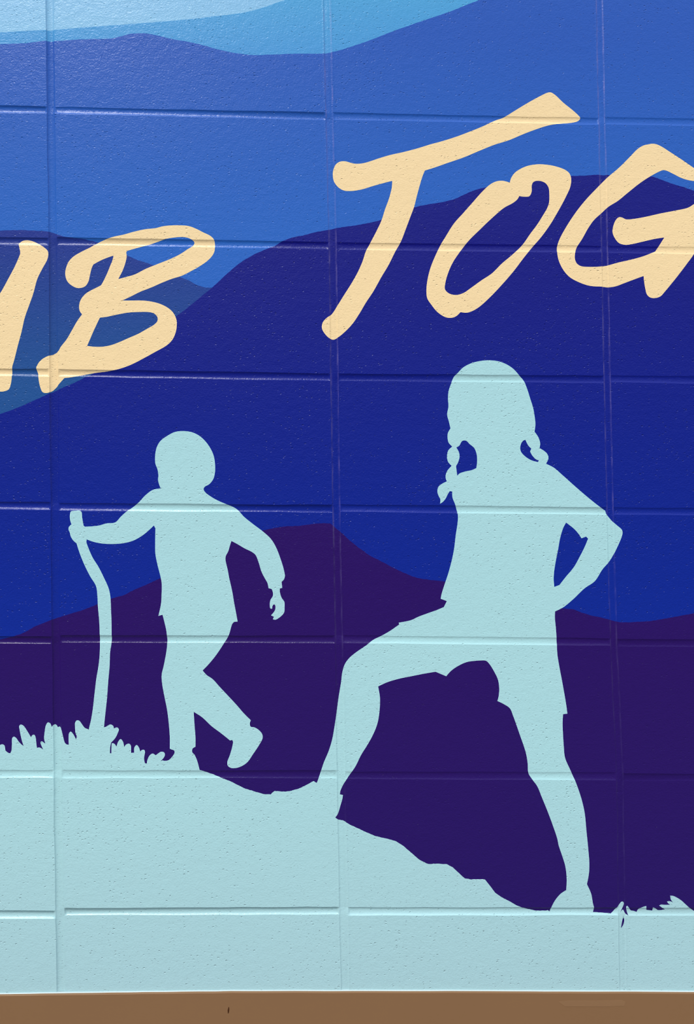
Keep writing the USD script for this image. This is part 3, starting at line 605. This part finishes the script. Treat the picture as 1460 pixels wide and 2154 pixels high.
    'stick': [[(-402.9,-12.1,0),(-401.5,-8.1,0),(-395.8,-7.0,0),(-388.6,-6.7,0),(-385.5,-8.9,0),(-384.5,-16.5,0),(-382.0,-30.0,1),(-377.1,-50.7,1),(-377.4,-54.3,0),(-374.2,-63.4,0),(-367.7,-77.7,0),(-358.5,-92.1,0),(-349.2,-110.1,0),(-342.7,-124.4,0),(-339.9,-137.0,0),(-338.7,-155.0,0),(-337.4,-180.1,0),(-337.3,-207.1,0),(-339.1,-221.4,0),(-339.5,-241.1,0),(-341.1,-262.6,0),(-342.8,-291.2,0),(-345.1,-316.2,0),(-346.6,-335.0,0),(-346.9,-348.3,1),(-369.6,-348.4,1),(-369.2,-336.8,0),(-366.4,-323.4,0),(-364.0,-307.4,0),(-361.4,-280.6,0),(-359.1,-259.1,0),(-356.8,-244.8,0),(-354.9,-225.1,0),(-355.1,-194.6,0),(-356.3,-173.1,0),(-358.4,-153.3,0),(-359.6,-135.3,0),(-362.0,-120.9,0),(-370.8,-106.6,0),(-380.1,-88.6,0),(-387.6,-70.7,0),(-392.3,-56.6,1),(-395.2,-40.0,0),(-400.5,-27.8,1),(-402.8,-20.2,0)]],
    'girl': [[(235.1,230.5,0),(222.2,229.2,0),(209.3,225.9,0),(196.5,219.3,0),(187.3,210.0,0),(181.8,204.4,0),(177.2,193.3,0),(173.6,182.2,0),(172.7,171.1,0),(173.3,158.3,0),(171.5,145.4,0),(174.3,134.4,0),(176.6,124.3,1),(172.9,117.8,0),(172.2,110.5,0),(173.9,102.3,0),(179.4,96.3,1),(173.4,90.3,0),(171.6,81.1,0),(173.1,72.9,0),(178.6,66.6,1),(172.2,59.2,0),(169.5,51.8,0),(169.9,46.3,0),(171.4,42.7,1),(164.1,39.0,0),(158.6,34.4,0),(156.8,27.0,0),(159.0,19.7,0),(161.4,15.2,0),(161.1,8.2,1),(165.1,10.7,0),(169.7,16.2,0),(173.3,23.5,0),(176.0,27.6,1),(179.7,27.2,1),(180.1,18.1,0),(184.3,7.2,0),(187.1,-2.9,0),(188.6,-10.2,0),(188.1,-21.1,0),(185.4,-39.4,0),(182.8,-61.3,0),(179.2,-79.5,0),(173.8,-99.5,0),(167.5,-118.6,0),(163.9,-130.5,0),(162.6,-137.4,1),(172.1,-140.9,1),(167.6,-150.0,1),(155.8,-155.0,0),(143.0,-159.6,0),(128.5,-165.1,0),(117.6,-170.2,0),(98.5,-174.3,1),(99.4,-177.0,1),(85.0,-187.0,0),(72.3,-194.3,0),(59.6,-200.7,0),(48.8,-208.9,0),(34.3,-218.9,0),(23.5,-227.9,0),(16.4,-237.9,0),(12.8,-250.5,0),(11.1,-264.9,0),(7.7,-286.5,0),(4.3,-313.4,0),(1.7,-331.4,0),(-1.7,-351.1,0),(-7.0,-369.0,0),(-14.1,-386.1,0),(-18.5,-399.5,0),(-22.0,-410.2,0),(-24.6,-417.0,1),(-19.9,-444.1,1),(4.0,-469.0,1),(8.1,-462.8,0),(11.6,-451.2,0),(14.6,-440.5,0),(15.3,-435.2,1),(10.6,-434.3,1),(11.5,-428.9,0),(15.9,-419.1,0),(23.9,-406.6,0),(33.8,-392.2,0),(42.7,-374.3,0),(51.6,-360.0,0),(60.5,-343.8,0),(66.8,-327.6,0),(69.7,-311.5,0),(70.7,-293.5,0),(70.3,-285.4,0),(67.7,-271.0,1),(81.8,-264.6,0),(99.9,-259.2,0),(118.0,-255.5,0),(136.2,-251.8,0),(155.2,-248.5,1),(171.6,-255.3,1),(178.9,-247.1,0),(190.7,-239.0,0),(203.4,-233.5,0),(216.2,-231.6,0),(223.5,-231.1,0),(232.6,-231.6,0),(238.1,-237.0,0),(245.4,-248.7,0),(250.9,-260.4,0),(252.7,-273.0,0),(251.9,-285.7,0),(250.0,-292.5,1),(260.1,-297.4,0),(269.2,-303.7,0),(274.7,-316.3,0),(283.8,-341.5,0),(293.9,-371.1,0),(296.6,-386.4,0),(297.9,-401.7,0),(304.0,-411.6,0),(311.2,-421.4,0),(318.5,-438.5,0),(326.7,-458.2,0),(334.9,-479.7,0),(342.2,-501.2,0),(344.0,-510.1,0),(349.5,-526.2,0),(354.0,-540.5,0),(356.2,-554.8,0),(356.4,-569.1,0),(355.8,-578.0,1),(347.7,-583.3,0),(340.4,-591.3,0),(334.9,-600.2,0),(331.0,-609.7,1),(331.0,-614.5,1),(397.0,-614.6,1),(397.1,-611.4,1),(398.5,-605.7,0),(396.7,-597.7,0),(394.0,-583.4,0),(387.6,-569.1,1),(390.4,-554.8,0),(391.3,-538.8,0),(389.5,-515.5,0),(386.8,-488.6,0),(384.1,-461.8,0),(379.6,-442.0,0),(375.0,-427.6,0),(369.6,-413.3,0),(362.3,-397.1,0),(354.1,-378.2,0),(352.2,-361.1,0),(351.0,-343.1,0),(350.4,-326.9,0),(351.0,-312.4,1),(357.7,-311.5,1),(355.9,-298.0,0),(349.5,-261.8,0),(345.0,-238.3,0),(342.2,-220.2,0),(341.3,-198.5,0),(340.0,-180.3,0),(338.5,-164.0,0),(338.9,-155.8,1),(351.4,-149.4,0),(366.1,-137.5,0),(384.4,-120.1,0),(400.1,-109.0,0),(412.1,-90.7,0),(423.1,-77.8,0),(435.1,-55.8,0),(442.9,-35.6,0),(442.0,-29.8,0),(434.3,-22.9,0),(426.9,-16.5,0),(417.7,-5.6,1),(416.4,-0.5,1),(406.7,6.2,0),(388.3,20.7,0),(368.0,38.0,0),(349.6,54.3,0),(336.7,65.2,0),(324.7,71.2,1),(328.4,79.9,0),(326.5,86.3,0),(321.9,90.8,0),(314.6,95.3,1),(315.5,102.7,0),(312.7,111.9,0),(306.8,120.6,1),(308.1,132.1,0),(306.8,144.9,0),(304.4,157.8,0),(299.8,172.5,0),(295.1,187.2,0),(289.6,200.1,0),(283.1,207.4,0),(273.9,217.4,0),(262.8,224.7,0),(249.9,229.2,0)],[(196.8,105.8,0),(194.1,104.3,0),(190.4,97.8,0),(185.9,95.0,1),(189.6,88.6,0),(190.9,81.3,0),(188.7,72.1,0),(185.6,66.6,1),(186.4,59.3,0),(187.5,51.4,1),(190.6,54.8,0),(198.8,57.9,0),(209.8,60.4,0),(216.8,63.6,1),(218.0,74.2,0),(217.1,85.2,0),(213.4,94.4,0),(206.0,100.7,0),(201.4,105.3,0)],[(292.4,108.0,1),(288.8,106.1,0),(285.5,100.6,0),(284.7,93.2,0),(286.9,87.7,0),(293.4,81.4,0),(301.7,76.5,0),(311.8,73.6,1),(313.7,76.0,1),(309.0,77.8,0),(303.5,83.3,0),(299.8,89.7,1),(301.7,94.3,1),(297.1,98.9,0)],[(355.6,-19.3,1),(351.4,-27.2,0),(346.8,-41.8,0),(343.1,-62.0,0),(339.5,-80.2,0),(337.1,-96.7,0),(336.7,-107.6,0),(337.6,-118.2,1),(345.5,-115.2,1),(355.1,-102.9,0),(367.9,-87.3,0),(377.1,-70.9,0),(384.5,-56.2,0),(389.7,-43.7,1),(386.4,-40.6,1),(379.5,-43.4,1),(375.3,-37.1,0),(368.0,-28.9,0)]],
    'cut_braid': [[(167.5,96.5,1),(182.2,96.3,1),(189.5,97.8,1),(191.4,85.0,1),(191.4,74.0,1),(185.6,66.1,1),(186.5,59.3,1),(187.5,51.4,1),(184.2,39.1,1),(179.7,30.0,1),(179.9,27.0,1),(176.1,22.6,1),(171.5,6.1,1),(153.2,6.0,1),(153.1,38.9,1)]],
    'cut_braid2': [[(306.8,122.9,1),(301.7,108.1,1),(293.4,107.6,1),(297.1,97.9,1),(298.0,89.7,1),(303.5,82.4,1),(313.7,75.7,1),(311.8,73.3,1),(318.3,70.6,1),(324.7,71.0,1),(336.7,75.3,1),(336.7,97.4,1),(318.2,119.3,1)]],
    'grass1': [[(-512.2,-369.1,1),(-510.0,-362.6,0),(-507.1,-364.4,0),(-505.2,-369.1,1),(-501.9,-360.9,0),(-498.4,-359.9,0),(-495.5,-361.4,0),(-493.8,-369.0,1),(-491.8,-371.1,0),(-488.6,-373.0,0),(-486.5,-373.1,1),(-484.8,-369.0,0),(-484.4,-360.8,0),(-484.0,-350.3,0),(-481.7,-348.4,0),(-478.2,-350.3,0),(-474.0,-356.1,0),(-469.2,-360.8,0),(-466.8,-362.3,1),(-468.7,-357.3,0),(-471.2,-347.9,0),(-473.4,-337.4,0),(-474.1,-332.7,0),(-471.9,-330.2,0),(-467.4,-332.1,0),(-462.6,-338.6,0),(-456.0,-349.3,1),(-453.7,-345.8,0),(-450.8,-345.8,0),(-448.9,-350.2,0),(-448.0,-357.2,0),(-446.9,-365.2,1),(-446.6,-383.0,1),(-512.0,-383.1,1)]],
    'grass2': [[(-446.9,-365.2,1),(-443.4,-364.5,0),(-440.5,-365.6,0),(-437.3,-368.0,1),(-440.0,-362.5,0),(-441.8,-356.7,0),(-439.5,-355.4,0),(-436.8,-357.2,0),(-434.4,-359.0,1),(-436.4,-351.4,0),(-435.7,-340.8,0),(-434.1,-331.5,0),(-431.2,-327.0,0),(-427.7,-328.2,0),(-425.2,-333.8,1),(-423.0,-330.9,0),(-420.0,-330.3,0),(-417.7,-332.6,0),(-416.5,-334.7,1),(-414.1,-333.4,0),(-411.2,-336.1,0),(-408.7,-344.3,0),(-404.9,-357.2,0),(-402.6,-359.5,0),(-399.0,-360.4,1),(-398.6,-382.9,1),(-446.6,-383.0,1)]],
    'grass3': [[(-399.0,-360.4,1),(-399.6,-350.1,0),(-398.7,-342.5,0),(-396.4,-340.5,0),(-393.5,-343.1,0),(-390.5,-347.8,0),(-388.4,-352.2,1),(-387.3,-347.8,0),(-389.4,-341.9,0),(-390.1,-333.7,0),(-390.0,-326.7,0),(-387.3,-323.5,0),(-383.8,-324.3,0),(-379.6,-329.6,0),(-375.4,-334.8,0),(-369.5,-337.2,1),(-347.1,-334.1,1),(-343.9,-333.2,0),(-336.9,-329.6,0),(-332.4,-332.3,0),(-331.8,-335.8,1),(-327.0,-334.0,0),(-324.2,-336.7,0),(-325.9,-342.9,0),(-329.4,-350.1,0),(-335.5,-356.9,1),(-336.9,-364.4,0),(-337.1,-372.9,1),(-336.9,-383.9,1),(-398.6,-384.0,1)]],
    'grass4': [[(-337.1,-372.9,1),(-334.9,-372.9,1),(-335.0,-366.1,0),(-334.6,-358.1,1),(-332.9,-357.6,0),(-329.2,-359.9,0),(-327.4,-363.1,1),(-324.9,-355.4,0),(-321.3,-351.5,0),(-317.7,-355.4,0),(-315.8,-363.4,1),(-313.2,-359.8,0),(-308.7,-358.4,0),(-306.0,-360.7,0),(-305.3,-372.3,1),(-300.8,-371.9,1),(-300.6,-364.3,0),(-297.1,-360.3,0),(-293.5,-364.3,0),(-291.6,-370.5,1),(-289.8,-368.2,0),(-285.9,-367.5,0),(-284.4,-370.5,0),(-285.7,-380.3,0),(-284.2,-388.3,1),(-284.1,-396.3,1),(-336.7,-396.4,1)]],
    'grass5': [[(-284.2,-387.8,1),(-281.5,-388.3,1),(-280.7,-382.9,0),(-277.2,-375.8,0),(-272.8,-373.1,0),(-268.3,-375.8,1),(-264.7,-373.1,0),(-260.3,-370.4,0),(-255.8,-371.3,0),(-254.3,-374.9,0),(-256.6,-380.2,0),(-261.0,-384.7,1),(-257.4,-383.3,1),(-248.4,-389.1,1),(-248.3,-398.0,1),(-284.0,-398.1,1)]],
    'grass6': [[(424.1,-613.3,1),(427.4,-610.8,0),(432.9,-604.9,0),(437.3,-599.6,0),(440.6,-595.8,0),(443.3,-596.1,0),(444.4,-598.5,0),(442.8,-603.3,0),(440.0,-608.7,0),(438.4,-612.5,1),(440.6,-609.2,0),(442.8,-607.6,0),(444.4,-609.8,0),(446.0,-613.0,0),(451.0,-616.6,1),(448.8,-609.8,0),(447.7,-602.8,0),(449.4,-601.9,0),(452.1,-605.0,0),(455.4,-609.3,0),(459.8,-610.1,0),(464.2,-611.7,1),(465.8,-608.2,0),(470.2,-605.0,0),(475.7,-602.9,0),(478.7,-602.3,1),(479.0,-608.5,1),(479.0,-620.6,1),(424.1,-620.5,1)]],
    'grass7': [[(479.0,-608.5,1),(488.3,-609.7,1),(488.9,-604.3,1),(492.2,-605.6,0),(496.6,-608.8,0),(501.0,-609.0,0),(507.6,-607.8,1),(503.2,-605.1,0),(498.3,-601.5,1),(501.0,-600.2,0),(507.6,-600.4,0),(515.3,-600.2,1),(512.0,-598.1,0),(510.2,-595.4,1),(514.2,-594.9,0),(517.5,-595.9,0),(519.7,-597.2,1),(516.4,-592.7,0),(515.1,-586.6,1),(519.8,-587.0,0),(526.4,-590.0,0),(532.9,-594.3,0),(538.4,-599.2,0),(545.0,-605.1,0),(551.6,-609.8,0),(560.4,-615.4,1),(560.3,-620.8,1),(479.0,-620.6,1)]],
    'sliver': [[(443.3,-617.1,1),(444.5,-621.6,0),(444.3,-626.4,0),(442.3,-631.3,0),(439.4,-635.2,1),(440.5,-629.1,0),(441.6,-623.8,0)]],
}
OUT = {k: outline(r) for k, r in SHAPES.items()}

LETTERS = 'cream lettering painted across the mural'
for key, label in (
        ('M_leg', 'slanting cream stroke of a letter cut off by the left edge, beside the B'),
        ('B', 'cream hand-painted letter B with two open loops'),
        ('T', 'cream hand-painted letter T with a long rising crossbar'),
        ('O', 'cream hand-painted letter O, a slanted open loop right of the T'),
        ('G', 'cream hand-painted letter G cut off by the right edge')):
    tag(coat('/World', 'painted_letter', OUT[key], CREAM, 0.07), label, 'letter', LETTERS)

tag(coat('/World', 'child_silhouette', OUT['boy'], AQUA, 0.09), 'pale aqua silhouette of a short-haired person walking, one arm out to a hiking stick', 'painted figure', 'figures painted on the mural')
tag(coat('/World', 'stick_silhouette', OUT['stick'], AQUA, 0.07), 'pale aqua silhouette of a crooked hiking stick held by the smaller figure', 'painted stick')
girl = group_prim('child_silhouette')
tag(girl, 'pale aqua silhouette of a taller person with two braids, hand on hip, foot raised', 'painted figure', 'figures painted on the mural')
GP = str(girl.GetPath())
coat(GP, 'body', OUT['girl'].difference(OUT['cut_braid']).difference(OUT['cut_braid2']), AQUA, 0.09)
for cut, label in (('cut_braid', 'longer braid with a loose tuft at its end'), ('cut_braid2', 'shorter braid resting on the shoulder')):
    tag(coat(GP, 'braid', OUT['girl'].intersection(OUT[cut].buffer(0.4)), AQUA, 0.07), label)

GRASS = 'tufts of grass painted on the hill'
for key, label in (
        ('grass1', 'pale aqua painted grass tuft at the far left edge with one tall leaning blade'),
        ('grass2', 'pale aqua painted grass tuft running over the left vertical joint'),
        ('grass3', 'pale aqua painted grass tuft around the foot of the hiking stick'),
        ('grass4', 'low pale aqua painted grass tuft between the stick and the walking figure'),
        ('grass5', 'tiny pale aqua painted grass tuft at the heel of the walking figure'),
        ('grass6', 'pale aqua painted grass tuft with a thin dark slit, right of the taller figure'),
        ('grass7', 'pale aqua painted leafy tuft at the lower right edge of the wall')):
    if key == 'grass6':
        t = group_prim('grass_tuft')
        coat(str(t.GetPath()), 'blades', OUT[key], AQUA, 0.05)
        tag(coat(str(t.GetPath()), 'slit', OUT['sliver'], PURPLE, 0.05), 'thin dark purple slit')
    else:
        t = coat('/World', 'grass_tuft', OUT[key], AQUA, 0.05)
    tag(t, label, 'painted grass', GRASS)
